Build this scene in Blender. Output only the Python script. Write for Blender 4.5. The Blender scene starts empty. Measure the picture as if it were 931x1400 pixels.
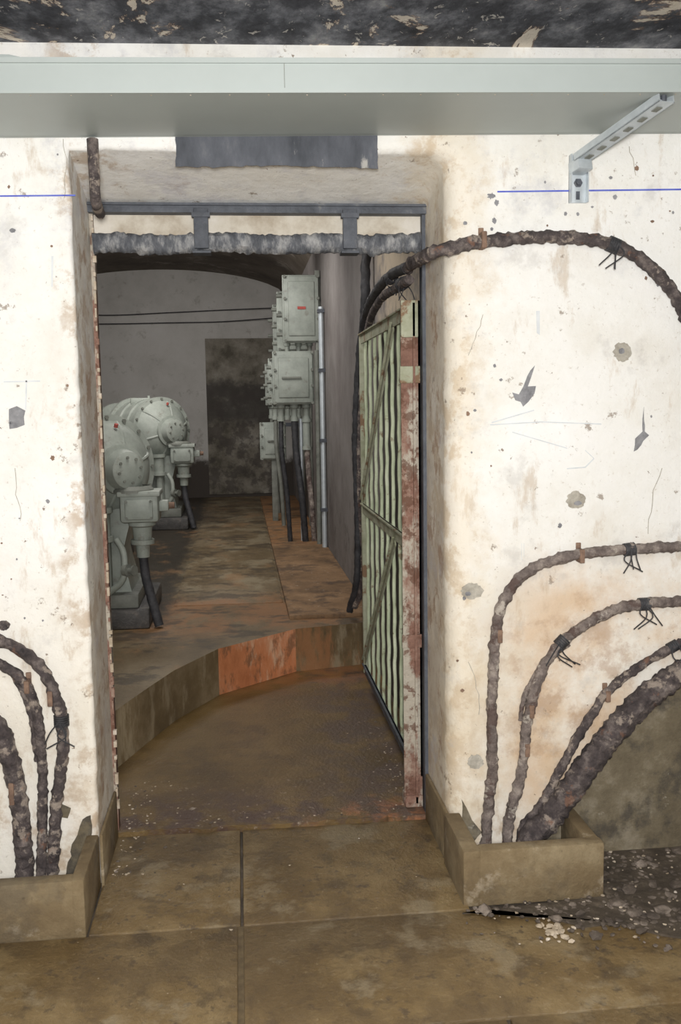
import bpy, bmesh, math, random
from mathutils import Vector, Matrix, noise
random.seed(7)
F=1300.0
CAM=Vector((0,0,1.5))
R=(Matrix.Rotation(math.radians(-6.0),3,'Z')@Matrix.Rotation(math.radians(90-6.3),3,'X')@Matrix.Rotation(math.radians(-0.9),3,'Z'))
def ray(u,v): return R@Vector(((u-465.5)/F,(700-v)/F,-1))
def SY(u,v,Y):
    d=ray(u,v); return CAM+d*(Y/d.y)
def SZ(u,v,z):
    d=ray(u,v); return CAM+d*((z-1.5)/d.z)
WY=2.95      # front wall face
BY=3.33      # back face of front wall
XL,XR=-.475,.655
# ------------------------------------------------------------ materials
def M(name, cols, scale=4, detail=8, rough=.85, metal=0, bump=.25, bscale=35, spots=(), stretch=(1,1,1), dist=0.0):
    m=bpy.data.materials.new(name); m.use_nodes=True
    nt=m.node_tree; n=nt.nodes; l=nt.links
    b=n['Principled BSDF']; b.inputs['Roughness'].default_value=rough; b.inputs['Metallic'].default_value=metal
    tc=n.new('ShaderNodeTexCoord'); mp=n.new('ShaderNodeMapping'); mp.inputs['Scale'].default_value=stretch
    l.new(tc.outputs['Object'],mp.inputs['Vector'])
    sep=n.new('ShaderNodeSeparateXYZ'); l.new(tc.outputs['Object'],sep.inputs[0])
    def nz(s,d=8,off=0,st=None,di=0):
        t=n.new('ShaderNodeTexNoise'); t.noise_dimensions='4D'; t.inputs['W'].default_value=off
        t.inputs['Scale'].default_value=s; t.inputs['Detail'].default_value=d; t.inputs['Roughness'].default_value=.68
        t.inputs['Distortion'].default_value=di
        if st:
            m2=n.new('ShaderNodeMapping'); m2.inputs['Scale'].default_value=st
            l.new(tc.outputs['Object'],m2.inputs['Vector']); l.new(m2.outputs[0],t.inputs['Vector'])
        else: l.new(mp.outputs[0],t.inputs['Vector'])
        return t.outputs['Fac']
    def mr(src,a,b_,lo=0,hi=1):
        r=n.new('ShaderNodeMapRange'); r.interpolation_type='SMOOTHSTEP'
        if a>b_: a,b_,lo,hi=b_,a,hi,lo
        r.inputs['From Min'].default_value=a; r.inputs['From Max'].default_value=b_
        r.inputs['To Min'].default_value=lo; r.inputs['To Max'].default_value=hi
        l.new(src,r.inputs['Value']); return r.outputs['Result']
    def mul(a,b_,op='MULTIPLY'):
        q=n.new('ShaderNodeMath'); q.operation=op
        for i,x in enumerate((a,b_)):
            if isinstance(x,(int,float)): q.inputs[i].default_value=x
            else: l.new(x,q.inputs[i])
        return q.outputs[0]
    f=nz(scale,detail,1.3,di=dist)
    cr=n.new('ShaderNodeValToRGB'); l.new(f,cr.inputs[0])
    e=cr.color_ramp.elements
    while len(e)>1: e.remove(e[-1])
    e[0].position=cols[0][0]; e[0].color=(*cols[0][1],1)
    for p,c in cols[1:]:
        q=e.new(p); q.color=(*c,1)
    col=cr.outputs[0]
    wob=None
    for i,s in enumerate(spots):
        k=nz(s.get('scale',3),s.get('detail',8),5.1+i*3.7+s.get('seed',0),s.get('st'),s.get('di',0))
        mask=mr(k,s['lo'],s['hi'])
        for (ax,a,b2) in s.get('reg',()):
            if wob is None:
                w=nz(9,6,77); wob=mul(mul(w,.5,'SUBTRACT'),.35)
            src=mul(sep.outputs['XYZ'.index(ax.upper())],wob,'ADD')
            mask=mul(mask,mr(src,a,b2))
        mask=mul(mask,s.get('fac',1))
        mx=n.new('ShaderNodeMix'); mx.data_type='RGBA'
        l.new(mask,mx.inputs[0]); l.new(col,mx.inputs[6]); mx.inputs[7].default_value=(*s['c'],1)
        col=mx.outputs[2]
    l.new(col,b.inputs['Base Color'])
    if bump:
        bp=n.new('ShaderNodeBump'); bp.inputs['Strength'].default_value=bump; bp.inputs['Distance'].default_value=.02
        l.new(nz(bscale,10,9.9),bp.inputs['Height']); l.new(bp.outputs[0],b.inputs['Normal'])
    return m
m_plaster=M('plaster_white',[(.3,(.72,.69,.62)),(.5,(.82,.81,.77)),(.7,(.87,.865,.85))],scale=2.6,bump=.38,bscale=12,spots=[
  dict(scale=1.5,lo=.2,hi=.5,c=(.79,.70,.54),fac=.4,reg=[('z',1.2,.5)]),
  dict(scale=3.2,lo=.5,hi=.66,c=(.6,.47,.31),fac=.5,reg=[('z',1.3,.3)]),
  dict(scale=6,lo=.5,hi=.64,c=(.4,.27,.15),fac=.7,reg=[('z',.8,.15)]),
  dict(scale=3,lo=.36,hi=.58,c=(.62,.42,.24),fac=.7,reg=[('x',.78,1.0),('z',1.08,.8)]),
  dict(scale=9,lo=.48,hi=.62,c=(.4,.25,.15),fac=.55,reg=[('x',.7,.95),('z',1.0,.7)]),
  dict(scale=10,lo=.57,hi=.67,c=(.47,.35,.23),fac=.5,st=(1,1,.35)),
  dict(scale=11,lo=.47,hi=.58,c=(.45,.32,.2),fac=.7,reg=[('x',.80,.66),('x',.5,.6)]),
  dict(scale=2,lo=.2,hi=.5,c=(.7,.59,.42),fac=.45,reg=[('x',.84,.68),('x',.5,.6)]),
  dict(scale=11,lo=.48,hi=.6,c=(.42,.29,.17),fac=.65,reg=[('x',-.58,-.47),('x',-.3,-.4)]),
  dict(scale=30,lo=.64,hi=.68,c=(.16,.1,.06),fac=.85),
  dict(scale=14,lo=.63,hi=.67,c=(.24,.18,.13),fac=.75,seed=2),
  dict(scale=70,lo=.58,hi=.7,c=(.42,.35,.27),fac=.5,seed=9),
  dict(scale=5,lo=.52,hi=.66,c=(.47,.47,.5),fac=.5,reg=[('z',1.6,2.2)]),
  dict(scale=6,lo=.56,hi=.68,c=(.5,.48,.45),fac=.45),
  dict(scale=4,lo=.35,hi=.6,c=(.5,.43,.36),fac=.6,reg=[('y',3.01,3.1),('z',2.15,2.0)]),
  dict(scale=8,lo=.53,hi=.6,c=(.34,.2,.12),fac=.65,reg=[('y',3.01,3.1),('z',2.15,2.0)]),
  dict(scale=5,lo=.5,hi=.62,c=(.56,.55,.6),fac=.5,reg=[('y',3.0,3.08)]),
 ])
m_soff=M('soffit_plaster',[(.3,(.35,.28,.2)),(.5,(.6,.55,.46)),(.7,(.72,.68,.62))],scale=6)
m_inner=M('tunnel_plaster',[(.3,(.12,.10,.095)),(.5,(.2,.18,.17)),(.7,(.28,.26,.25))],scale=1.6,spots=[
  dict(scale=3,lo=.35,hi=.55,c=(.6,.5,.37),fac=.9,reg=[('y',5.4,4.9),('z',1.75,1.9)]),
  dict(scale=5,lo=.25,hi=.45,c=(.04,.036,.03),fac=.9,reg=[('y',5.2,4.8),('z',1.95,1.85)]),  # shade painted into the wall behind the gate so bar gaps look dark
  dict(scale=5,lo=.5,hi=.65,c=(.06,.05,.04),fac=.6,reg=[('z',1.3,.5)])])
m_back=M('end_wall_plaster',[(.3,(.38,.365,.34)),(.5,(.47,.455,.43)),(.7,(.53,.515,.495))],scale=1.5,spots=[
  dict(scale=7,lo=.56,hi=.66,c=(.25,.23,.2),fac=.5),
  dict(scale=4,lo=.2,hi=.3,c=(.035,.025,.018),fac=.95,reg=[('z',.85,.7)])])
m_patch=M('end_wall_stain',[(.36,(.09,.08,.06)),(.48,(.2,.18,.145)),(.6,(.3,.28,.24))],scale=2.6,spots=[
  dict(scale=2.5,lo=.3,hi=.5,c=(.05,.045,.04),fac=.85,reg=[('z',1.95,1.8),('z',1.2,1.4)]),
  dict(scale=5,lo=.45,hi=.55,c=(.06,.05,.045),fac=.7,reg=[('z',1.9,1.6)])])
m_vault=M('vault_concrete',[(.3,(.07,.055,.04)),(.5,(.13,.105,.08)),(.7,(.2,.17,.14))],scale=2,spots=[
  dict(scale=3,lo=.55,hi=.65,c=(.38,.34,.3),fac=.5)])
m_ceil=M('bitumen_ceiling',[(.33,(.02,.02,.025)),(.48,(.075,.078,.09)),(.58,(.2,.205,.225)),(.7,(.42,.42,.42))],scale=10,spots=[
  dict(scale=2.6,lo=.57,hi=.60,c=(.42,.25,.14),fac=.8,di=1.2),
  dict(scale=2.6,lo=.585,hi=.595,c=(.8,.72,.6),fac=.95,di=1.2,seed=-3.7),
  dict(scale=17,lo=.61,hi=.63,c=(.68,.64,.58),fac=.8,di=1.5)],bump=.5,stretch=(1,.7,1))
m_slab=M('floor_slab',[(.3,(.105,.066,.024)),(.45,(.17,.112,.046)),(.55,(.21,.145,.065)),(.7,(.29,.215,.11))],scale=3.8,rough=.42,bump=.4,bscale=60,spots=[
  dict(scale=9,lo=.5,hi=.62,c=(.085,.058,.03),fac=.75),
  dict(scale=60,lo=.56,hi=.68,c=(.36,.28,.16),fac=.5),
  dict(scale=25,lo=.57,hi=.63,c=(.06,.043,.03),fac=.65),
  dict(scale=2.2,lo=.48,hi=.58,c=(.1,.065,.03),fac=.6,seed=3),
  dict(scale=4,lo=.55,hi=.64,c=(.28,.225,.14),fac=.6,seed=6)])
m_land=M('landing_concrete',[(.3,(.085,.05,.015)),(.5,(.155,.097,.032)),(.7,(.22,.145,.06))],scale=3,rough=.38,bump=.35,bscale=60,spots=[
  dict(scale=2.5,lo=.5,hi=.6,c=(.08,.047,.018),fac=.6),
  dict(scale=8,lo=.42,hi=.58,c=(.08,.047,.04),fac=.85,reg=[('y',3.75,3.4)]),
  dict(scale=7,lo=.42,hi=.56,c=(.10,.066,.05),fac=.9,reg=[('x',.15,.45)]),
  dict(scale=5,lo=.42,hi=.56,c=(.38,.16,.06),fac=.55,reg=[('y',4.75,5.2)]),
  dict(scale=6,lo=.46,hi=.58,c=(.46,.19,.08),fac=.75,reg=[('x',.2,.35),('y',3.46,3.36)]),
  dict(scale=55,lo=.58,hi=.66,c=(.34,.26,.15),fac=.4),
  dict(scale=38,lo=.6,hi=.66,c=(.5,.42,.34),fac=.7,reg=[('y',4.0,3.4)])])
m_sub=M('floor_dirt',[(.3,(.035,.026,.018)),(.55,(.09,.07,.05)),(.75,(.2,.16,.12))],scale=14,bump=.6)
m_joint=M('joint_mortar',[(.3,(.06,.04,.02)),(.6,(.14,.1,.05))],scale=30)
m_plat=M('platform_concrete',[(.3,(.09,.06,.026)),(.5,(.18,.13,.07)),(.7,(.29,.23,.145))],scale=2.4,rough=.5,stretch=(1,.6,1),spots=[
  dict(scale=4,lo=.38,hi=.54,c=(.34,.155,.06),fac=.65,reg=[('y',6.4,6.0),('y',5.0,5.5)]),
  dict(scale=4,lo=.48,hi=.6,c=(.31,.26,.17),fac=.65,reg=[('y',6.2,6.6)]),
  dict(scale=6,lo=.5,hi=.58,c=(.065,.048,.03),fac=.75,st=(.6,.9,1)),
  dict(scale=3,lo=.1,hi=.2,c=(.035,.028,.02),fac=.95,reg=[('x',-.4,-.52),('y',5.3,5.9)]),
  dict(scale=3,lo=.53,hi=.63,c=(.33,.18,.08),fac=.45)])
m_strip=M('rusty_cover',[(.3,(.1,.06,.03)),(.5,(.22,.13,.065)),(.7,(.34,.21,.11))],scale=3.5,spots=[
  dict(scale=6,lo=.5,hi=.62,c=(.07,.045,.03),fac=.7),dict(scale=5,lo=.4,hi=.55,c=(.4,.19,.07),fac=.6,reg=[('y',8.2,8.8)]),dict(scale=40,lo=.6,hi=.66,c=(.45,.4,.32),fac=.6)])
m_step=M('step_face',[(.3,(.09,.06,.028)),(.5,(.165,.115,.055)),(.7,(.29,.22,.13))],scale=3.5,spots=[
  dict(scale=9,lo=.46,hi=.58,c=(.48,.2,.08),fac=.5,st=(1,1,.25),reg=[('x',.2,.3)]),
  dict(scale=7,lo=.5,hi=.6,c=(.4,.33,.22),fac=.5,st=(1,1,.3))])
m_orange=M('step_face_orange',[(.3,(.4,.13,.045)),(.5,(.62,.23,.095)),(.7,(.72,.39,.23))],scale=5,stretch=(1,1,.5),spots=[dict(scale=11,lo=.5,hi=.6,c=(.2,.1,.05),fac=.75),dict(scale=8,lo=.54,hi=.62,c=(.75,.5,.33),fac=.7,st=(1,1,.3)),dict(scale=6,lo=.3,hi=.5,c=(.2,.13,.06),fac=.8,reg=[('x',-.12,-.2)])])
m_trough=M('trough_concrete',[(.3,(.12,.08,.038)),(.5,(.205,.15,.08)),(.7,(.33,.265,.16))],scale=5,bump=.6,bscale=16,spots=[
  dict(scale=8,lo=.56,hi=.66,c=(.52,.45,.34),fac=.5),dict(scale=4,lo=.5,hi=.65,c=(.1,.08,.055),fac=.6),dict(scale=30,lo=.6,hi=.68,c=(.07,.05,.03),fac=.6)])
m_bare=M('bare_concrete',[(.3,(.09,.07,.042)),(.5,(.17,.14,.09)),(.7,(.33,.29,.22))],scale=6,bump=.6,bscale=20,spots=[
  dict(scale=5,lo=.48,hi=.6,c=(.06,.052,.042),fac=.8),dict(scale=12,lo=.6,hi=.66,c=(.5,.46,.38),fac=.6)])
m_tray=M('tray_grey_paint',[(.3,(.37,.41,.395)),(.7,(.42,.465,.45))],scale=2,rough=.45,bump=.02)
m_galv=M('galvanised_steel',[(.3,(.45,.5,.53)),(.7,(.62,.67,.7))],scale=20,rough=.4,metal=.3,bump=.05)
m_dark=M('trough_shade',[(.3,(.02,.018,.015)),(.7,(.05,.04,.03))],scale=4)  # near-black sheet on the trough bottoms, painting in the shade inside
m_black=M('black_paint',[(.3,(.05,.055,.065)),(.5,(.1,.107,.125)),(.7,(.22,.22,.23))],scale=8,stretch=(1,1,.4),spots=[dict(scale=9,lo=.6,hi=.66,c=(.5,.48,.44),fac=.7)])
m_mark=M('smudge_grey',[(.3,(.13,.13,.14)),(.6,(.3,.3,.31))],scale=25)
m_smud=M('filled_hole_grey',[(.3,(.28,.25,.2)),(.55,(.45,.42,.36)),(.7,(.6,.56,.48))],scale=30,bump=.6)
m_blue=M('blue_chalk',[(.3,(.05,.07,.5)),(.7,(.15,.2,.6))],scale=20,bump=0)
m_pencil=M('pencil_line',[(.3,(.55,.58,.6)),(.7,(.72,.74,.75))],scale=20,bump=0)
m_cab=M('cable_lagging',[(.3,(.025,.02,.022)),(.5,(.09,.072,.07)),(.7,(.28,.235,.21))],scale=26,bump=.9,spots=[dict(scale=18,lo=.54,hi=.6,c=(.42,.35,.29),fac=.75),dict(scale=15,lo=.58,hi=.64,c=(.25,.12,.07),fac=.6)])
m_cab2=M('cable_pale_lagging',[(.3,(.07,.05,.046)),(.5,(.22,.18,.16)),(.7,(.5,.43,.37))],scale=22,bump=.9,spots=[dict(scale=11,lo=.52,hi=.58,c=(.11,.07,.06),fac=.85),dict(scale=16,lo=.58,hi=.64,c=(.62,.56,.48),fac=.7)])
m_cabk=M('cable_black',[(.3,(.015,.015,.017)),(.6,(.05,.05,.055)),(.75,(.16,.15,.14))],scale=22,bump=.5,rough=.6)
m_pipe=M('lagged_pipe',[(.3,(.05,.055,.07)),(.48,(.17,.18,.2)),(.62,(.5,.5,.5))],scale=12,bump=.9,bscale=45,stretch=(2.5,1,1))
m_steel=M('dark_steel',[(.3,(.035,.04,.05)),(.6,(.09,.1,.12)),(.75,(.25,.24,.22))],scale=15,rough=.6,bump=.3)
m_clip=M('clip_rust',[(.3,(.1,.06,.045)),(.6,(.25,.16,.11))],scale=30)
m_rust=M('rusty_steel',[(.3,(.15,.07,.05)),(.5,(.27,.15,.11)),(.7,(.48,.38,.3))],scale=11,bump=.7,spots=[
  dict(scale=8,lo=.47,hi=.55,c=(.5,.46,.38),fac=.9,st=(1,1,.5)),dict(scale=18,lo=.52,hi=.58,c=(.14,.065,.04),fac=.8)])
m_gate=M('gate_green_paint',[(.3,(.40,.46,.30)),(.5,(.55,.61,.42)),(.7,(.68,.72,.55))],scale=8,rough=.6,bump=.2,spots=[
  dict(scale=13,lo=.58,hi=.64,c=(.22,.16,.09),fac=.85)])
m_brace=M('gate_brace_paint',[(.3,(.22,.23,.14)),(.6,(.42,.43,.32))],scale=12,spots=[dict(scale=10,lo=.53,hi=.6,c=(.2,.1,.05),fac=.85)])
m_mot=M('machine_grey_green',[(.3,(.23,.255,.225)),(.5,(.32,.35,.31)),(.7,(.4,.43,.385))],scale=7,rough=.55,bump=.08,spots=[
  dict(scale=10,lo=.55,hi=.68,c=(.17,.15,.12),fac=.6)])
m_mot2=M('machine_dark_cast',[(.3,(.1,.105,.09)),(.6,(.22,.23,.2))],scale=8,rough=.6)
m_redp=M('red_paint',[(.3,(.38,.07,.06)),(.7,(.45,.1,.08))],scale=9,bump=0)
m_oil=M('oily_plinth',[(.3,(.03,.03,.032)),(.55,(.08,.075,.07)),(.7,(.2,.17,.14))],scale=9,rough=.5,bump=.5)
m_flk=M('paint_chips',[(.3,(.3,.23,.15)),(.5,(.48,.4,.3)),(.65,(.65,.58,.5))],scale=15,bump=.2)
m_rub=M('rubble_dark',[(.3,(.04,.03,.025)),(.5,(.12,.095,.075)),(.68,(.36,.3,.25))],scale=14,bump=.5)
# ------------------------------------------------------------ mesh builder
class MB:
    def __init__(s): s.bm=bmesh.new(); s.mats=[]
    def mi(s,m):
        if m not in s.mats: s.mats.append(m)
        return s.mats.index(m)
    def _fin(s,geom,m,smooth=False):
        i=s.mi(m)
        for f in geom: f.material_index=i; f.smooth=smooth
    def box(s,a,b,m,bev=0,T=None):
        a=Vector(a); b=Vector(b); c=(a+b)/2; d=b-a
        r=bmesh.ops.create_cube(s.bm,size=1)
        vs=r['verts']
        for v in vs: v.co=Vector((v.co.x*d.x,v.co.y*d.y,v.co.z*d.z))+c
        fs=set(f for v in vs for f in v.link_faces)
        if bev:
            es=list(set(e for v in vs for e in v.link_edges))
            rr=bmesh.ops.bevel(s.bm,geom=es,offset=bev,segments=2,affect='EDGES',profile=.5)
            vs=list(set(v for f in rr['faces'] for v in f.verts)); fs=set(f for v in vs for f in v.link_faces)
        if T is not None:
            for v in set(v for f in fs for v in f.verts): v.co=T@v.co
        s._fin(fs,m)
    def prism(s,pts,vec,m,side=None):
        vec=Vector(vec)
        v1=[s.bm.verts.new(p) for p in pts]; v2=[s.bm.verts.new(Vector(p)+vec) for p in pts]
        fs=[s.bm.faces.new(v1),s.bm.faces.new(v2[::-1])]
        s._fin(fs,m); n=len(pts)
        for i in range(n):
            f=s.bm.faces.new((v1[i],v2[i],v2[(i+1)%n],v1[(i+1)%n]))
            f.material_index=s.mi(side[i] if side else m)
    def tube(s,pts,r,m,n=10,jit=0,step=.02,smooth=True,sub=True,rib=0):
        if sub: pts=spl(pts,step)
        pts=[Vector(p) for p in pts]; N=len(pts)
        t0=(pts[1]-pts[0]).normalized()
        up=Vector((0,0,1)) if abs(t0.z)<.9 else Vector((1,0,0))
        u=t0.cross(up).normalized(); rings=[]; acc=0
        for i,p in enumerate(pts):
            if i: acc+=(p-pts[i-1]).length
            t=(pts[min(i+1,N-1)]-pts[max(i-1,0)]).normalized()
            u=(u-t*u.dot(t)).normalized(); w=t.cross(u)
            rr=r(i/(N-1)) if callable(r) else r
            ring=[]
            for k in range(n):
                a=2*math.pi*k/n; d=u*math.cos(a)+w*math.sin(a)
                q=rr
                if jit: q=rr*(1+jit*(noise.noise((p+d*rr)*38)+.8*noise.noise((p+d*rr)*90)))
                if rib: q*=1+rib*(abs(math.sin(acc*math.pi/.03+a*.5))-.6)
                ring.append(s.bm.verts.new(p+d*q))
            rings.append(ring)
        fs=[]
        for i in range(N-1):
            for k in range(n):
                fs.append(s.bm.faces.new((rings[i][k],rings[i][(k+1)%n],rings[i+1][(k+1)%n],rings[i+1][k])))
        s._fin(fs,m,smooth)
        s._fin([s.bm.faces.new(rings[0][::-1]),s.bm.faces.new(rings[-1])],m)
    def cyl(s,a,b,r,m,n=16,r2=None):
        r2=r if r2 is None else r2
        s.tube([a,b],lambda t:r+(r2-r)*t,m,n=n,sub=False)
    def lathe(s,o,ax,prof,m,n=40):
        o=Vector(o); ax=Vector(ax).normalized()
        up=Vector((0,0,1)) if abs(ax.z)<.9 else Vector((1,0,0))
        u=ax.cross(up).normalized(); w=ax.cross(u); rings=[]
        for (h,r) in prof:
            rings.append([s.bm.verts.new(o+ax*h+(u*math.cos(2*math.pi*k/n)+w*math.sin(2*math.pi*k/n))*max(r,.0005)) for k in range(n)])
        fs=[]
        for i in range(len(prof)-1):
            for k in range(n):
                fs.append(s.bm.faces.new((rings[i][k],rings[i][(k+1)%n],rings[i+1][(k+1)%n],rings[i+1][k])))
        s._fin(fs,m,True)
    def done(s,name,parent=None,loc=None,recalc=True):
        if recalc: bmesh.ops.recalc_face_normals(s.bm,faces=s.bm.faces)
        me=bpy.data.meshes.new(name); s.bm.to_mesh(me); s.bm.free()
        for m in s.mats: me.materials.append(m)
        try: me.set_sharp_from_angle(angle=math.radians(40))
        except Exception: pass
        o=bpy.data.objects.new(name,me); bpy.context.scene.collection.objects.link(o)
        if parent: o.parent=parent
        if loc: o.location=loc
        return o
def spl(P,step=.02):
    P=[Vector(p) for p in P]; out=[]
    if len(P)<3:
        n=max(1,int((P[1]-P[0]).length/step)); return [P[0].lerp(P[1],i/n) for i in range(n+1)]
    Q=[P[0]*2-P[1]]+P+[P[-1]*2-P[-2]]
    for i in range(1,len(Q)-2):
        a,b,c,d=Q[i-1:i+3]; n=max(2,int((c-b).length/step))
        for k in range(n):
            t=k/n
            out.append(.5*((2*b)+(c-a)*t+(2*a-5*b+4*c-d)*t*t+(3*b-a-3*c+d)*t**3))
    out.append(P[-1]); return out
# ------------------------------------------------------------ room shell
ZS=2.262; X0,X1=-2.2,3.0; ZT=3.5
b=MB(); bm=b.bm; mi=b.mi(m_plaster)
path=[]   # (x,z,nx,nz,r)  around the doorway opening
NL=60
for i in range(NL): path.append((XL,ZS*i/NL,-1,0,.016))
path.append((XL,ZS,-1,1,.016))
xe=XR-.06
for i in range(1,31): path.append((XL+(xe-XL)*i/30,ZS,0,1,.016+.03*max(0,(i-24)/6)))
for a in (72,54,36,18,0):
    A=math.radians(a); path.append((xe+.06*math.cos(A),ZS-.06+.06*math.sin(A),math.cos(A),math.sin(A),.07-.024*a/90))
for i in range(1,NL+1): path.append((XR,(ZS-.06)*(1-i/NL),1,0,.07))
rings=[]; NA=7
for k in range(NA):
    A=math.pi/2*k/(NA-1); ring=[]
    for j,(x,z,nx,nz_,r) in enumerate(path):
        jt=0
        if 0<j<len(path)-1:
            jt=.007*noise.noise(Vector((x*14,z*14,3)))+.005*noise.noise(Vector((x*45,z*45,8)))
        off=r*(1-math.sin(A))+jt*(1 if k<NA-1 else .3)
        ring.append(bm.verts.new((x+nx*off,WY+r*(1-math.cos(A)),z+nz_*off)))
    rings.append(ring)
ring=[]
for (x,z,nx,nz_,r) in path:
    zz=z-.085*max(0,min(1,(z-(ZS-.12))/.12)) if z>ZS-.12 else z
    ring.append(bm.verts.new((x,BY,zz)))
rings.append(ring)
for k in range(len(rings)-1):
    for j in range(len(path)-1):
        f=bm.faces.new((rings[k][j],rings[k][j+1],rings[k+1][j+1],rings[k+1][j])); f.smooth=True
def outer(y): return [bm.verts.new(p) for p in ((X1,y,0),(X1,y,ZT),(X0-.6,y,ZT),(X0-.6,y,0))]
of=outer(WY); ob_=outer(BY)
bm.faces.new(rings[0]+of); bm.faces.new(rings[-1]+ob_)
for i in range(3): bm.faces.new((of[i],of[i+1],ob_[i+1],ob_[i]))
wall=b.done('wall_front')
for p in wall.data.polygons: p.use_smooth=(p.area<.5)
wn=wall.modifiers.new('weighted_normals','WEIGHTED_NORMAL'); wn.keep_sharp=True; wn.weight=90
def W(u,v,off=0): return SY(u,v,WY-off)
def decal(name,px,mat,off=.002,jag=0):
    q=MB(); pts=[]
    n=len(px)
    for i in range(n):
        a=px[i]; c=px[(i+1)%n]
        k=max(1,int(math.hypot(c[0]-a[0],c[1]-a[1])/7)) if jag else 1
        for j in range(k):
            t=j/k; x=a[0]+(c[0]-a[0])*t+random.uniform(-jag,jag); y=a[1]+(c[1]-a[1])*t+random.uniform(-jag,jag)
            pts.append(W(x,y,off))
    q.prism(pts,(0,.0015,0),mat); return q.done(name,parent=wall)
decal('painted_dark_panel',[(240,184),(517,182),(517,230),(470,229),(400,227),(330,227),(300,229),(240,227)],m_black,jag=1.2)
def blob(name,cx,cy,rx,ry,mat,off=.002,k=.14):
    decal(name,[(cx+rx*math.cos(a)*(1+random.uniform(-k,k)),cy+ry*math.sin(a)*(1+random.uniform(-k,k))) for a in [i*math.pi/14 for i in range(28)]],mat,off)
decal('blue_line_part',[(-60,267.5),(103,266),(103,268),(-60,269.5)],m_blue)
decal('blue_line_part',[(680,261),(990,257),(990,259.3),(680,263)],m_blue)
blob('filled_hole',851,481,12,13,m_smud); blob('hole_core',850,480,4,4,m_mark,.004)
blob('filled_hole',788,684,13,12,m_smud); blob('hole_core',790,688,5,3,m_mark,.004)
blob('filled_hole',645,808,15,11,m_smud); blob('hole_core',640,812,4,3,m_mark,.004); blob('filled_hole',650,1042,11,10,m_smud)
blob('chip',672,268,5,4,m_mark,k=.4); blob('chip',679,277,3,4,m_mark,k=.3)
decal('black_smudge',[(701,537),(710,540),(715,528),(721,514),(731,500),(727,516),(722,528),(733,528),(730,538),(722,549),(716,556),(712,549),(705,547)],m_mark,jag=.8)
decal('smudge',[(12,560),(22,556),(34,562),(33,580),(24,585),(13,586)],m_mark,jag=1)
decal('smudge_line',[(35,520),(37,520),(36,560),(34,560)],m_pencil); decal('smudge_line',[(5,521),(55,520),(55,522),(5,523)],m_pencil)
decal('scratch',[(866,618),(869,600),(878,590),(880,556),(882,590),(887,595),(880,603),(872,615)],m_mark,jag=.8)
decal('scratch',[(70,350),(73,350),(72,392),(70,392)],m_pencil)
decal('scratch',[(733,425),(738,425),(738,458),(734,455)],m_pencil)
for (a,c) in [((670,580),(740,576)),((740,576),(822,579)),((700,590),(775,612)),((672,577),(730,560)),((800,615),(812,626)),((812,626),(800,638)),((800,638),(775,640)),((713,742),(713,765)),((716,742),(716,760))]:
    decal('chalk_line',[a,c,(c[0]+.5,c[1]+1.6),(a[0]+.5,a[1]+1.6)],m_pencil)
blob('chip',5,855,9,7,m_cab); blob('chip',17,315,4,3,m_mark)
for i in range(44):
    u,v=random.choice([(random.uniform(670,925),random.uniform(270,740)),(random.uniform(2,96),random.uniform(210,850)),(random.uniform(670,925),random.uniform(200,320)),(random.uniform(625,690),random.uniform(250,1000))])
    s=random.uniform(1.,2.8); blob('chip',u,v,s,s*random.uniform(.6,1.4),m_mark if random.random()<.6 else m_clip,k=.3)
for (u,v,n,dx,dy) in [(86,190,9,-.3,9),(660,430,7,-3,8),(640,905,8,2,9),(905,640,9,-2,10),(20,640,8,1.5,9),(860,200,5,3,8)]:
    P=[(u,v)]
    for k in range(n): u+=dx+random.uniform(-3,3); v+=dy; P.append((u,v))
    decal('hairline_crack',P+[(a+.7,c) for a,c in P[::-1]],m_smud)
hp=[(712,1150),(735,1125),(775,1078),(825,1008),(880,948),(931,912),(1010,870),(1100,840),(1100,1195),(931,1182),(822,1194)]
decal('bare_haunch',hp,m_bare,.012,jag=2)
decal('broken_foot',[(632,1092),(638,1104),(645,1122),(658,1138),(640,1160),(632,1130)],m_bare,.003,jag=1)
decal('broken_foot',[(124,1114),(112,1122),(100,1155),(88,1200),(124,1190)],m_bare,.003,jag=2)
decal('broken_foot',[(84,1100),(97,1104),(93,1118),(80,1116)],m_bare,.003,jag=1)
fr=MB()
fr.box((XL,BY-.02,0),(XL+.012,BY+.02,2.17),m_rust); fr.box((XL-.03,BY,0),(XL+.012,BY+.012,2.17),m_rust)
fr.box((XR-.012,BY-.03,.0),(XR,BY+.02,2.17),m_steel); fr.box((XR-.012,BY,.0),(XR+.05,BY+.012,2.17),m_rust)
fr.box((XL,BY-.05,2.150),(XR,BY+.015,2.158),m_steel); fr.box((XL,BY-.05,2.158),(XR,BY-.042,2.176),m_steel); fr.box((XL,BY-.06,2.172),(XR,BY+.015,2.180),m_steel)
fr.box((XL,BY+.0,2.085),(XR,BY+.03,2.19),m_soff)
for u in (275,478):
    p=SY(u,310,BY-.06); fr.box((p.x-.024,BY-.075,2.03),(p.x+.024,BY-.06,2.16),m_steel,.003)
    fr.box((p.x-.03,BY-.08,2.13),(p.x+.03,BY-.06,2.145),m_steel); fr.box((p.x-.03,BY-.076,2.015),(p.x+.03,BY-.01,2.022),m_steel)
for i in range(46):
    z=.1+i*.045; fr.box((XL+.008,BY-.035,z),(XL+.012+random.random()*.008,BY-.02,z+random.uniform(.01,.04)),m_flk if random.random()<.7 else m_rust)
fr.done('trim_door_frame')
b=MB(); L=[]
for i in range(13):
    t=i/12; L.append((XL+.01+(XR-XL-.03)*t,BY-.03+.01*math.sin(i),2.052+.004*math.sin(i*1.7)))
b.tube(L,.032,m_pipe,n=14,jit=.22,step=.01,rib=.14); 
b.done('lagged_pipe')
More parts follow.
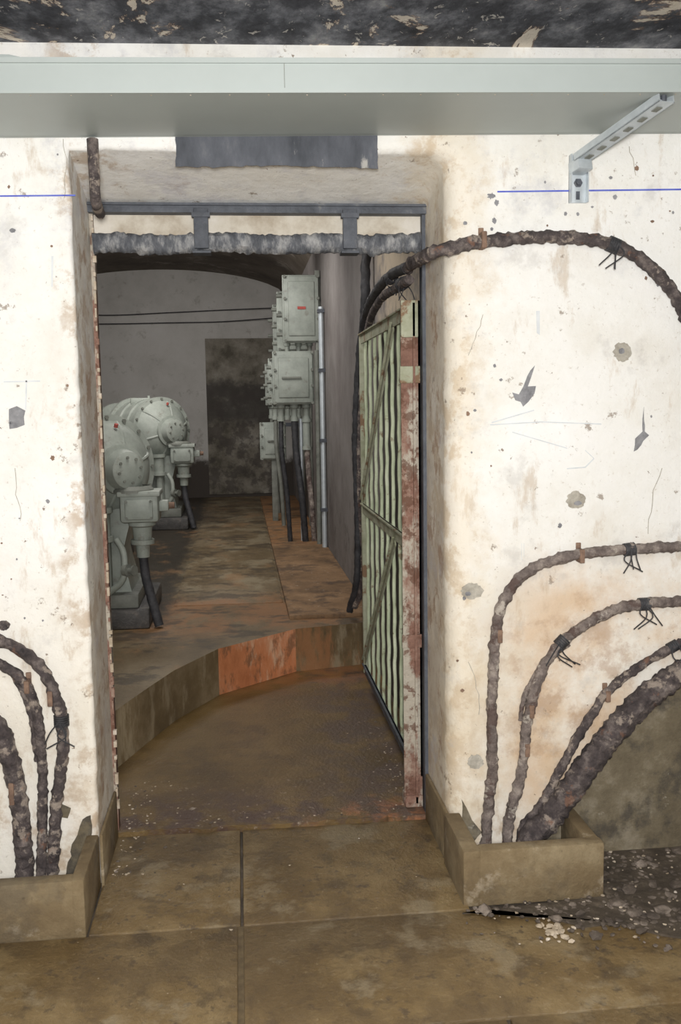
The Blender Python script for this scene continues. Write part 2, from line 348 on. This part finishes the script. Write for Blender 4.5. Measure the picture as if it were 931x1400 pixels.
# floor
b=MB(); b.box((X0,-1.6,-.12),(X1,BY+.0,-.012),m_sub); b.box((-.05,2.14,-.02),(-.02,2.65,-.006),m_joint); floor=b.done('floor')
b=MB()
g=.004
def slab(x0,y0,x1,y1,z=0):
    b.box((x0+g,y0+g,-.03),(x1-g,y1-g,z),m_slab,.005)
xj=-.03
slab(XL-.0,2.65,xj,3.29); slab(xj,2.65,XR+.0,3.29,-.002)
slab(X0,2.14,xj-.008,2.65,.0); slab(xj,2.14,1.9,2.65,-.002)
slab(X0,1.2,-.6,2.14); slab(-.6,1.2,.62,2.14,-.003); slab(.62,1.2,1.9,2.14)
slab(X0,-.2,X1,1.2)
b.done('floor_slabs',parent=floor)
# landing + platform
b=MB()
fx=[-2.75,XL]+[XL+(XR-XL)*i/30 for i in range(1,30)]+[XR,.75]
fp=[(x,3.287+(random.uniform(-.012,.012) if XL<x<XR else 0),-.1) for x in fx]
b.prism(fp+[(.75,5.8,-.1),(-2.75,5.8,-.1)],(0,0,.114),m_land); b.done('floor_landing')
ed=[(158,1052),(200,1017),(240,985),(300,950),(405,918),(497,908)]
E=[SZ(u,v,.014) for u,v in ed]
pts=[Vector((-2.75,E[0].y-.5,0)),Vector((E[0].x-.3,E[0].y-.25,0))]+[Vector((e.x,e.y,0)) for e in E]+[Vector((.75,E[-1].y+.02,0)),Vector((.75,13.5,0)),Vector((-2.75,13.5,0))]
side=[m_step]*len(pts); side[2+3]=m_orange
b=MB(); b.prism(pts,(0,0,.26),m_plat,side)
b.box((-.44,6.0,.255),(.25,13.2,.268),m_plat,.004)
b.box((.265,5.5,.255),(.75,13.2,.285),m_strip,.006)
b.done('floor_platform')
# tunnel walls
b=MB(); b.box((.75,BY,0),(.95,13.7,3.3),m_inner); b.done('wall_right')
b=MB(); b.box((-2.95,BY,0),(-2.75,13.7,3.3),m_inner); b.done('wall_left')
b=MB(); b.box((-2.95,13.5,0),(.95,13.7,3.6),m_back)
pa=SY(280,463,13.5); pb=SY(372,640,13.5)
b.box((pa.x,13.485,.3),(pb.x+.1,13.52,pa.z),m_patch,.004)
b.done('wall_back')
b=MB(); N=24; C=[]
cx=-1.0; hw=1.75
for i in range(N+1):
    t=-1+2*i/N; C.append((cx+hw*t,2.97+.44*math.sqrt(max(0,1-t*t*.999))))
prof=C+[(cx+hw,3.7),(cx-hw,3.7)]
b.prism([(x,BY,z) for x,z in prof],(0,10.17,0),m_vault); b.done('ceiling_vault')
b=MB(); b.prism([(X0,-1.6,2.585+(X0-1.4)*.0135),(X1,-1.6,2.585+(X1-1.4)*.0135),(X1,-1.6,2.8),(X0,-1.6,2.8)],(0,WY+1.6,0),m_ceil); b.done('ceiling')
b=MB(); b.box((X0-.15,-1.6,0),(X0,WY,2.8),m_plaster); b.done('wall_left_front')
b=MB(); b.box((X1,-1.6,0),(X1+.15,WY,2.8),m_plaster); b.done('wall_right_front')
b=MB(); b.box((X0,-1.75,0),(X1,-1.6,2.8),m_plaster); b.done('wall_rear')
# ------------------------------------------------------------ troughs
zt=.168
b=MB()
b.box((XR-.02,2.67,-.01),(XR+.035,WY-.0,zt),m_trough,.008)
b.box((XR-.014,WY-.01,-.01),(XR-.001,BY-.04,zt),m_trough,.004)
b.box((XR+.03,2.67,-.01),(1.075,2.72,zt),m_trough,.008); b.box((1.03,2.70,-.01),(1.075,WY,zt-.005),m_trough,.008)
b.box((XR+.03,2.71,0),(1.05,WY,.03),m_dark)
b.done('cable_trough')
b=MB()
b.box((XL-.04,2.65,-.01),(XL+.0,WY,zt),m_trough,.008)
b.box((XL+.001,WY-.01,-.01),(XL+.012,BY-.04,zt),m_trough,.004)
b.box((-1.6,2.65,-.01),(XL-.03,2.70,zt),m_trough,.008)
b.box((-1.6,2.69,0),(XL-.03,WY,.03),m_dark)
b.done('cable_trough')
# ------------------------------------------------------------ cables on wall
def ties(q,p,r,d):
    d=Vector(d).normalized()
    for k in range(5):
        c=p+d*(k-2)*.007
        q.lathe(c-d*.003,d,[(0,r*.9),(0,r*1.22),(.006,r*1.25),(.006,r*.9)],m_cabk,n=12)
    for k in range(4):
        a=p+Vector((random.uniform(-.02,.02),-r,random.uniform(-.01,.01)))
        q.tube([a,a+Vector((random.uniform(-.03,.03),-.02,-.03)),a+Vector((random.uniform(-.05,.05),-.01,-.07))],.0022,m_cabk,n=5,step=.01)
def cable(px,r,mat,clips=(),tie=(),jit=.35,pre=(),post=()):
    q=MB(); P=[W(u,v,r+.007) for u,v in px]
    P=list(pre)+P+list(post)
    q.tube(P,r*.97,mat,n=14,jit=jit,step=.008,rib=.13)
    for (u,v) in clips:
        c=W(u,v,0); q.box((c.x-.008,WY-2*r-.01,c.z-r*1.25),(c.x+.008,WY+.0,c.z+r*1.25),m_clip,.003)
        q.box((c.x-.008,WY-.008,c.z+r*1.1),(c.x+.008,WY,c.z+r*1.1+.02),m_clip,.002)
    for (u,v,dx,dz) in tie: ties(q,W(u,v,r+.006),r,(dx,0,dz))
    return q.done('power_cable')
def down(u,v,r,Y=WY):
    p=W(u,v,r+.006); return [Vector((p.x-.003,WY-r-.012,.05))]
cable([(600,343),(655,331),(710,326),(765,324),(815,329),(860,344),(900,375),(925,408),(945,450),(960,520)],.02,m_cab,clips=[(657,331)],tie=[(838,335,1,-.4)],
      pre=[SY(558,366,3.4),SY(566,358,3.2),SY(580,352,3.02)])
cable([(1100,746),(1000,748),(931,748),(860,751),(790,758),(735,774),(700,803),(680,850),(673,950),(673,1050),(666,1120)],.0175,m_cab2,tie=[(860,751,1,.1)],clips=[(679,866),(790,758)],post=down(665,1135,.018))
cable([(1100,815),(1000,818),(931,822),(880,825),(830,838),(778,870),(742,915),(722,980),(712,1060),(696,1120)],.0175,m_cab2,tie=[(768,878,.6,.6),(880,826,1,0)],clips=[(722,968),(716,1020)],post=down(693,1135,.018))
cable([(1100,835),(1000,848),(931,880),(880,908),(832,945),(795,1000),(765,1055),(740,1100),(716,1130)],.015,m_cab,tie=[(920,884,1,.5)],clips=[(826,948)],post=down(712,1140,.016))
cable([(1100,855),(1000,880),(940,915),(882,955),(830,1012),(785,1072),(750,1120),(728,1140)],.042,m_cab,jit=.2,post=down(722,1150,.043))
cable([(778,880),(745,905),(722,940),(714,965),(711,985)],.008,m_cab2)
cable([(-120,860),(-40,865),(0,876),(35,893),(65,928),(82,975),(86,1030),(77,1100),(73,1170)],.019,m_cab,clips=[(72,950)],tie=[(84,985,0,1)],post=down(72,1190,.02))
cable([(-120,890),(-40,893),(0,908),(28,928),(48,965),(57,1040),(58,1110),(57,1170)],.016,m_cab,clips=[(40,935)],post=down(57,1190,.017))
cable([(-120,930),(-60,950),(-10,985),(12,1030),(25,1090),(33,1170)],.028,m_cab,jit=.2,clips=[(22,1075)],post=down(36,1200,.029))
cable([(-120,880),(-50,880),(-5,905),(20,925),(42,975),(52,1040)],.011,m_cab)
q=MB(); q.tube([W(126,190,.025),W(127,205,.025),W(129,240,.022),W(131,275,.016),SY(137,292,3.1)],.016,m_cab,n=12,jit=.1,step=.015); q.done('conduit_pipe')
q=MB()
q.tube([SY(556,366,3.45),SY(535,376,3.8),SY(515,398,4.3),SY(500,430,4.9),SY(492,480,5.1),SY(486,600,5.2),SY(489,700,5.25),SY(488,790,5.3),SY(478,835,5.45)],.02,m_cabk,n=12,jit=.2,step=.02)
q.tube([SY(560,382,3.45),SY(545,392,3.7),SY(520,410,4.3),SY(504,445,4.9),SY(497,500,5.1),SY(492,640,5.2),SY(495,790,5.3),SY(485,830,5.4)],.018,m_cab,n=12,jit=.2,step=.02)
q.tube([SY(504,325,5.2),SY(500,360,5.2),SY(499,420,5.2),SY(495,480,5.25)],.026,m_cabk,n=12,jit=.2)
for (u,v,Y) in ((535,380,3.8),(550,388,3.62)): 
    ties(q,SY(u,v,Y),.02,(-.3,1,-.2))
q.done('hanging_cable')
# ------------------------------------------------------------ cable tray and bracket (hung slightly out of level)
TS=.0195
def tz(x): return (x+.1)*TS
b=MB()
zb,zt2=2.302,2.385; yf=2.55; xa,xz=X0+.01,X1-.01
b.box((xa,yf,zb),(xz,yf+.004,zt2),m_tray); b.box((xa,yf,zb),(xz,WY-.002,zb+.004),m_tray)
b.box((xa,yf-.002,zt2-.004),(xz,WY-.02,zt2),m_tray); b.box((xa,yf-.006,zt2-.012),(xz,yf,zt2+.001),m_tray)
b.box((xa,yf-.005,zb-.002),(xz,yf,zb+.01),m_tray)
b.box((xa,WY-.02,zb),(xz,WY-.016,zt2),m_tray)
for x in (.14,1.37): b.box((x,yf-.0025,zb),(x+.0015,yf-.0005,zt2),m_mot2)
for i in range(40):
    x=-1.5+i*.1; b.cyl((x,yf+.02,zb-.001),(x,yf+.02,zb+.001),.002,m_flk,n=6)
for v in b.bm.verts: v.co.z+=tz(v.co.x)
tray=b.done('cable_trunking')
b=MB()
p0=W(789,278); p1=W(791,222)
xb=p0.x
b.box((xb-.028,WY-.005,p0.z),(xb+.028,WY,p1.z+.02),m_galv,.001)
b.box((xb-.028,WY-.025,p0.z),(xb-.025,WY,p1.z+.02),m_galv); b.box((xb+.025,WY-.025,p0.z),(xb+.028,WY,p1.z+.02),m_galv)
b.lathe((xb,WY-.005,p0.z+.06),(0,-1,0),[(0,.014),(.004,.014),(.004,.009),(.014,.009),(.014,0)],m_steel,n=6)
b.box((xb-.006,WY-.0065,p0.z+.01),(xb+.006,WY-.004,p0.z+.035),m_steel)
A=Vector((xb,WY-.03,p1.z-.005)); D=SY(912,133,yf+.02); D.z=zb-.018+tz(D.x)
d=(D-A); Ln=d.length; d.normalize(); u=d.cross(Vector((0,0,1))).normalized(); wv=u.cross(d)
T=Matrix.Translation(A)@Matrix((u,d,wv)).transposed().to_4x4()
b.box((-.026,0,-.002),(.026,Ln,.002),m_galv,T=T); b.box((-.026,0,-.002),(-.023,Ln,.022),m_galv,T=T); b.box((.023,0,-.002),(.026,Ln,.022),m_galv,T=T)
for k in range(6):
    y=.04+k*(Ln-.08)/5; b.box((-.009,y-.012,-.0045),(.009,y+.012,-.002),m_mot2,T=T)
b.box((-.026,-.03,-.03),(.026,.02,.004),m_galv,.002,T=T)
b.cyl(D+Vector((-.01,0,0)),D+Vector((-.01,0,.014)),.009,m_steel,n=8)
b.done('tray_bracket')
b=MB(); a=SY(-20,84,2.7); c=SY(45,84,2.7); zz=zt2+tz(-.7)+.004
b.prism([(a.x,2.7,zz),(c.x+.02,2.7,zz),(c.x-.01,2.7,zz+.05),(c.x-.06,2.7,zz+.06),(a.x,2.7,zz+.06)],(0,.12,0),m_tray)
b.prism([(a.x,2.695,zz+.008),(c.x+.005,2.695,zz+.008),(c.x-.018,2.695,zz+.044),(c.x-.06,2.695,zz+.052),(a.x,2.695,zz+.052)],(0,.005,0),m_mot2); b.done('light_fitting')
b=MB(); a=SY(80,82,2.75); c=SY(158,82,2.75); zz=zt2+tz(-.5)
b.tube([(a.x,2.75,zz+.012),(a.x+.05,2.76,zz+.02),(c.x-.04,2.75,zz+.02),(c.x,2.74,zz+.014)],.009,m_cabk,n=8); b.done('loose_cable')
# ------------------------------------------------------------ gate
b=MB(); gx=.638; y0,y1=3.37,4.86; z0,z1=.11,1.86
b.box((gx-.062,y0-.01,.03),(gx+.008,y0-.004,z1+.01),m_rust,.001); b.box((gx+.0,y0-.01,.03),(gx+.008,y0+.06,z1+.01),m_rust)
b.box((gx-.02,y0-.02,.03),(gx-.012,y0-.009,z1),m_rust)
b.box((gx-.066,y0-.016,1.58),(gx+.01,y0-.004,1.64),m_brace,.003); b.box((gx-.066,y0-.016,.62),(gx+.01,y0-.004,.67),m_rust,.003)
b.box((gx-.062,y0-.02,z1-.12),(gx+.0,y0-.003,z1+.01),m_brace,.004)
ns=9; 
for i in range(ns):
    yy=y0+.09+(y1-y0-.16)*i/(ns-1)
    zz=[z0+.0+(z1-z0-.0)*k/60 for k in range(61)]
    b.tube([(gx+.004+.0012*math.sin(z*38+i),yy+.004*math.sin(z*52+i*2),z) for z in zz],.0082,m_gate,n=8,sub=False,jit=.15)
def bar(ya,za,yb,zb_,h=.045,x=gx-.008,m=m_brace):
    a=Vector((x,ya,za)); c=Vector((x,yb,zb_)); d=(c-a); L_=d.length; d.normalize(); s_=Vector((1,0,0)); w_=s_.cross(d)
    T=Matrix.Translation(a)@Matrix((s_,d,w_)).transposed().to_4x4()
    b.box((-.008,0,-h/2),(-.002,L_,h/2),m,T=T); b.box((-.018,0,h/2-.006),(0,L_,h/2),m,T=T)
zm=.98
bar(y0,z1-.02,y1,z1-.02,.05); bar(y0,z0+.02,y1,z0+.02,.05,m=m_steel); bar(y0+.03,zm,y1,zm,.05)
bar(y0+.45,z1-.04,y1,zm+.03,.04); bar(y0+.45,zm-.03,y1,z0+.05,.04)
b.box((gx-.02,y1-.03,z0),(gx+.02,y1,z1),m_brace,.003)
b.box((gx-.02,y0+.03,z0),(gx+.0,y0+.06,z1),m_steel,.002)
b.cyl((gx,y0,.014),(gx,y0,z0+.02),.012,m_rust)
b.box((gx-.06,y0-.02,.014),(gx+.012,y0+.05,.06),m_rust,.006)
b.done('steel_gate')
# ------------------------------------------------------------ machines
def machine(name,loc,sc=1):
    q=MB(); z=.88
    q.box((-.9,.0,0),(.2,.85,.11),m_oil,.015)
    q.box((-.8,.04,.11),(.14,.75,.19),m_mot2,.01)
    q.prism([(-.34,.12,.17),(.10,.12,.17),(.05,.12,.4),(.12,.12,.66),(-.3,.12,.66),(-.3,.12,.45)],(0,.42,0),m_mot)
    for x in (-.3,-.18,-.05): q.box((x,.06,.2),(x+.045,.12,.62),m_mot,.01)
    ax=Vector((-.62,.78,0)).normalized(); o=Vector((.05,.10,z))
    prof=[(-.12,0),(-.12,.08),(-.11,.10),(-.05,.115),(-.045,.14),(-.02,.14),(-.015,.15),(.0,.18),(.03,.22),(.07,.25),(.10,.27),(.105,.305),(.14,.305),(.145,.285),(.24,.28),(.245,.295),(.27,.295),(.275,.28),(.38,.28),(.385,.295),(.41,.295),(.415,.28),(.52,.275),(.525,.305),(.56,.305),(.57,.24),(.6,.15),(.82,.15),(.83,.26),(.86,.26),(.87,.23),(1.2,.23),(1.21,.1),(1.22,0)]
    q.lathe(o,ax,prof,m_mot,n=56)
    e1=ax.cross(Vector((0,0,1))).normalized(); e2=Vector((0,0,1))
    for k in range(16):
        a=2*math.pi*k/16; c=o+ax*.105+(e1*math.cos(a)+e2*math.sin(a))*.287
        q.lathe(c,-ax,[(0,.012),(.014,.012),(.014,0)],m_mot2,n=6)
    for k in range(8):
        a=2*math.pi*k/8+.2; c=o-ax*.118+(e1*math.cos(a)+e2*math.sin(a))*.07
        q.lathe(c,-ax,[(0,.009),(.01,.009),(.01,0)],m_mot2,n=6)
    for k in range(6):
        a=2*math.pi*k/6+.3; e=e1*math.cos(a)+e2*math.sin(a)
        q.tube([o-ax*.02+e*.13,o+ax*.03+e*.215,o+ax*.1+e*.265],.012,m_mot,n=8)
    q.lathe(o+ax*.3+Vector((0,0,.27)),(0,0,1),[(0,.03),(.02,.03),(.02,.012),(.05,.012),(.05,0)],m_mot,n=14)
    q.lathe(o+ax*.06+Vector((.03,-.02,.232)),(.3,-.3,1),[(0,.011),(.02,.011),(.02,0)],m_redp,n=14)
    q.box((-.3,.3,z+.24),(-.12,.48,z+.3),m_mot,.012)
    q.box((.06,.0,z-.29),(.27,.19,z-.12),m_mot,.02); q.box((.05,-.01,z-.145),(.28,.2,z-.115),m_mot,.006)
    q.box((.09,-.018,z-.27),(.24,.0,z-.16),m_mot,.008)
    for dx in (.10,.23):
        for dz in (-.26,-.17): q.cyl((dx,-.03,z+dz),(dx,-.016,z+dz),.008,m_mot2,n=6)
    q.lathe((.17,.09,z-.29),(0,0,-1),[(0,.075),(.02,.075),(.03,.055),(.1,.05),(.1,.065),(.125,.065),(.13,.04),(.2,.035),(.2,0)],m_mot,n=20)
    q.tube([(.17,.09,z-.48),(.18,.08,z-.6),(.21,.05,z-.72),(.25,.02,z-.87)],.026,m_cabk,n=12,jit=.1)
    q.lathe((.12,.1,z-.09),(0,0,-1),[(0,.10),(.02,.12),(.035,.12),(.035,0)],m_mot2,n=24)
    q.box((.26,.06,z-.235),(.32,.14,z-.175),m_mot,.01); q.cyl((.32,.1,z-.205),(.35,.1,z-.205),.018,m_clip)
    q.box((-.28,.0,z-.42),(-.1,.2,z-.24),m_mot,.02)
    q.lathe((-.19,.0,z-.33),(0,-1,0),[(0,.08),(.03,.08),(.03,.045),(.06,.045),(.06,0)],m_mot,n=20)
    q.lathe((-.04,.03,z-.2),(0,0,-1),[(0,.06),(.03,.06),(.04,.045),(.16,.045),(.16,.06),(.19,.06),(.2,.03),(.48,.03)],m_mot,n=18)
    # oil pipe over the pedestal and side valve
    q.tube([(-.02,.05,.2),(.06,.03,.28),(.07,.03,.42),(.03,.05,.5)],.018,m_mot,n=10)
    q.lathe((.07,.03,.33),(1,-.6,0),[(0,.035),(.03,.035),(.03,.015),(.06,.015),(.06,.03),(.07,.03),(.07,0)],m_mot2,n=14)
    ob=q.done(name,loc=loc); ob.scale=(sc,sc,sc); return ob
machine('electric_motor',(-.74,5.4,.26),1.03)
machine('electric_motor',(-.78,9.9,.26),1.16)
machine('electric_motor',(-1.15,7.5,.26),1.05)
# ------------------------------------------------------------ junction boxes on right wall
def jbox(q,x0,x1,y,z0,z1,dep=.22,label=False):
    q.box((x0+.02,y+.03,z0+.02),(x1-.02,y+dep,z1-.02),m_mot,.02)
    q.box((x0,y+.02,z0),(x1,y+.045,z1),m_mot,.008)
    q.box((x0+.012,y-.005,z0+.012),(x1-.012,y+.02,z1-.012),m_mot,.012)
    q.box((x0+.05,y-.015,z0+.06),(x1-.05,y-.003,z1-.06),m_mot,.008)
    for x in (x0+.02,x1-.02):
        for t in (0.03,.35,.65,.97):
            z=z0+(z1-z0)*t; q.lathe((x,y-.005,z),(0,-1,0),[(0,.014),(.016,.014),(.016,0)],m_mot2,n=6)
    if label: q.box((x0+.13,y-.02,(z0+z1)/2-.005),(x1-.13,y-.014,(z0+z1)/2+.018),m_redp)
    else: q.box((x0+.08,y-.03,(z0+z1)/2-.01),(x1-.12,y-.01,(z0+z1)/2+.01),m_mot2,.003)
def panel(y,low=True,label=True):
    q=MB()
    jbox(q,.41,.742,y,2.07,2.66,label=label); jbox(q,.31,.68,y+.02,1.53,2.0)
    for x in (.45,.55,.65):
        q.lathe((x,y+.12,2.08),(0,0,-1),[(0,.03),(.03,.03),(.035,.022),(.09,.02)],m_mot,n=14)
    for x in (.38,.5,.61):
        q.lathe((x,y+.12,1.54),(0,0,-1),[(0,.04),(.04,.04),(.05,.03),(.12,.028),(.12,.036),(.16,.036),(.16,0)],m_mot,n=14)
    for k in range(3):
        q.cyl((.3,y+.1,1.6+.13*k),(.26,y+.1,1.6+.13*k),.016,m_mot2); q.cyl((.41,y+.12,2.15+.17*k),(.36,y+.12,2.15+.17*k),.018,m_mot2)
    q.box((.70,y+.02,.285),(.745,y+.06,2.7),m_mot2,.004)
    if low:
        q.lathe((.61,y+.12,1.4),(0,0,-1),[(0,.045),(.03,.045),(.03,.035),(.25,.035),(.25,.045),(.28,.045),(.28,0)],m_mot,n=16)
        q.tube([(.5,y+.12,1.4),(.51,y+.1,1.1),(.55,y+.05,.7),(.58,y+.1,.285)],.03,m_cabk,n=12,jit=.1)
        q.tube([(.61,y+.12,1.15),(.62,y+.1,.9),(.64,y+.05,.6),(.66,y+.1,.285)],.025,m_cab2,n=12,jit=.1)
        q.tube([(.56,y+.16,1.4),(.56,y+.16,.9),(.56,y+.16,.285)],.018,m_galv,n=12)
    q.tube([(.38,y+.12,1.4),(.38,y+.1,1.1),(.42,y+.1,.7),(.44,y+.12,.285)],.022,m_cabk if low else m_mot2,n=12,jit=.1)
    return q.done('electrical_junction_box')
panel(8.5); panel(9.7,False,False); panel(10.9,False,False)
q=MB(); jbox(q,.22,.5,10.2,.95,1.35); q.box((.26,10.3,1.3),(.7,10.35,1.34),m_steel); q.box((.34,10.25,.28),(.4,10.33,.96),m_mot2,.004)
q.done('electrical_junction_box')
q=MB()
q.tube([(.72,8.2,2.35),(.72,8.2,1.5),(.72,8.2,.9),(.72,8.2,.285)],.022,m_galv,n=12); 
for z in (.6,1.2,1.8,2.3): q.box((.69,8.17,z),(.748,8.23,z+.03),m_steel)
q.done('conduit_pipe')
q=MB(); q.tube([(.70,8.45,2.0),(.70,8.45,1.2),(.69,8.4,.285)],.022,m_mot2,n=12); q.done('conduit_pipe')
q=MB()
for z0_,s in ((SY(200,427,13.4).z,.03),(SY(200,441,13.4).z,.01)):
    q.tube([(-2.7,13.46,z0_+s),(-1.8,13.46,z0_-s),(-.9,13.46,z0_),(-.2,13.46,z0_+s),(.5,13.4,z0_+.05)],.008,m_cabk,n=6,step=.1)
q.done('wall_wire')
# ------------------------------------------------------------ debris
def chips(q,n,fx,fz,smin,smax,mat,flat=.3):
    for i in range(n):
        x,y=fx(); s=random.uniform(smin,smax); 
        r=bmesh.ops.create_icosphere(q.bm,subdivisions=1,radius=s)
        ang=random.random()*6.28; ca,sa=math.cos(ang),math.sin(ang); ex=random.uniform(.5,1.2)
        for v in r['verts']:
            c=v.co*(1+random.uniform(-.3,.3)); xx,yy=c.x*ex,c.y
            v.co=Vector((x+xx*ca-yy*sa,y+xx*sa+yy*ca,fz(x,y)+s*flat*.5+c.z*flat))
        q._fin(set(f for v in r['verts'] for f in v.link_faces),mat)
q=MB()
def fA():
    while True:
        t=random.random()
        if t<.5: x=XL+.02+abs(random.gauss(0,.07)); y=random.uniform(3.0,3.75)
        elif t<.65: x=random.uniform(XL+.02,XR-.05); y=3.32+abs(random.gauss(0,.05))
        else: x=XR-.03-abs(random.gauss(0,.06)); y=random.uniform(3.4,4.4)
        if XL+.02<x<XR-.03: return x,y
chips(q,120,fA,lambda x,y:.014 if y>3.285 else 0,.0015,.006,m_flk)
chips(q,60,fA,lambda x,y:.014 if y>3.285 else 0,.003,.008,m_rub)
chips(q,20,lambda:(random.uniform(-.9,.9),random.uniform(2.2,3.2)),lambda x,y:0,.0015,.005,m_flk)
chips(q,40,lambda:(random.uniform(-.45,.6),random.uniform(2.7,3.2)),lambda x,y:0,.0015,.004,m_rub)
q.done('paint_flakes')
q=MB()
def fB():
    while True:
        x=random.uniform(.62,1.9); y=random.uniform(2.26,2.93)
        if y>2.66 and x<1.1: continue
        if y<2.64-(x-.6)*.4+random.gauss(0,.06): continue
        return x,y
chips(q,1200,fB,lambda x,y:0,.003,.012,m_rub,.5)
chips(q,110,fB,lambda x,y:0,.012,.028,m_rub,.5)
chips(q,220,fB,lambda x,y:.004,.002,.007,m_flk,.4)
chips(q,45,lambda:(.87+random.gauss(0,.03),2.50+random.gauss(0,.03)),lambda x,y:.0,.004,.012,m_flk,.5)
xs=[.62,.7,.78,.86,.95,1.05,1.15,1.28,1.4,1.6,1.8,1.95]
q.prism([(x,2.64-(x-.6)*.35+random.uniform(-.03,.03),-.004) for x in xs]+[(1.95,2.94,-.004),(1.08,2.94,-.004),(1.08,2.66,-.004)],(0,0,.008),m_sub)
q.done('rubble')
# ------------------------------------------------------------ lights
def area(name,loc,tgt,size,power,col=(1,1,1)):
    L=bpy.data.lights.new(name,'AREA'); L.size=size; L.energy=power; L.color=col
    o=bpy.data.objects.new(name,L); bpy.context.scene.collection.objects.link(o); o.location=loc
    o.rotation_euler=(Vector(tgt)-Vector(loc)).to_track_quat('-Z','Y').to_euler(); return o
area('camera_flash',(0,-.15,1.62),(.2,3,1.25),.3,105,(1,.986,.968))
area('room_fill',(.4,.6,2.5),(.4,1.6,0),1.0,18,(1,.97,.92))  # added fill with no fitting, lifts the front floor
area('tunnel_fill',(-.3,4.9,2.95),(-.5,5.6,0),.8,22,(1,.96,.92))  # added unseen fill, brightens the near motor and the landing
area('tunnel_fill',(-.3,7.4,2.95),(-.3,8.0,0),1.0,34,(1,.965,.93))  # extra fill without a fixture for the middle of the tunnel
area('tunnel_fill',(-.9,9.0,2.98),(-.9,13.0,1.6),1.0,40,(1,.965,.93))  # fill added out of view to brighten the end wall
wd=bpy.data.worlds.new('world'); bpy.context.scene.world=wd; wd.use_nodes=True
wd.node_tree.nodes['Background'].inputs[0].default_value=(.5,.5,.5,1); wd.node_tree.nodes['Background'].inputs[1].default_value=.1
# ------------------------------------------------------------ camera
cd=bpy.data.cameras.new('camera'); cam=bpy.data.objects.new('camera',cd); bpy.context.scene.collection.objects.link(cam)
cd.sensor_fit='VERTICAL'; cd.sensor_height=36; cd.lens=F/1400*36; cd.clip_start=.02
cam.matrix_world=Matrix.Translation(CAM)@R.to_4x4()
bpy.context.scene.camera=cam
bpy.context.scene.view_settings.view_transform='Standard'
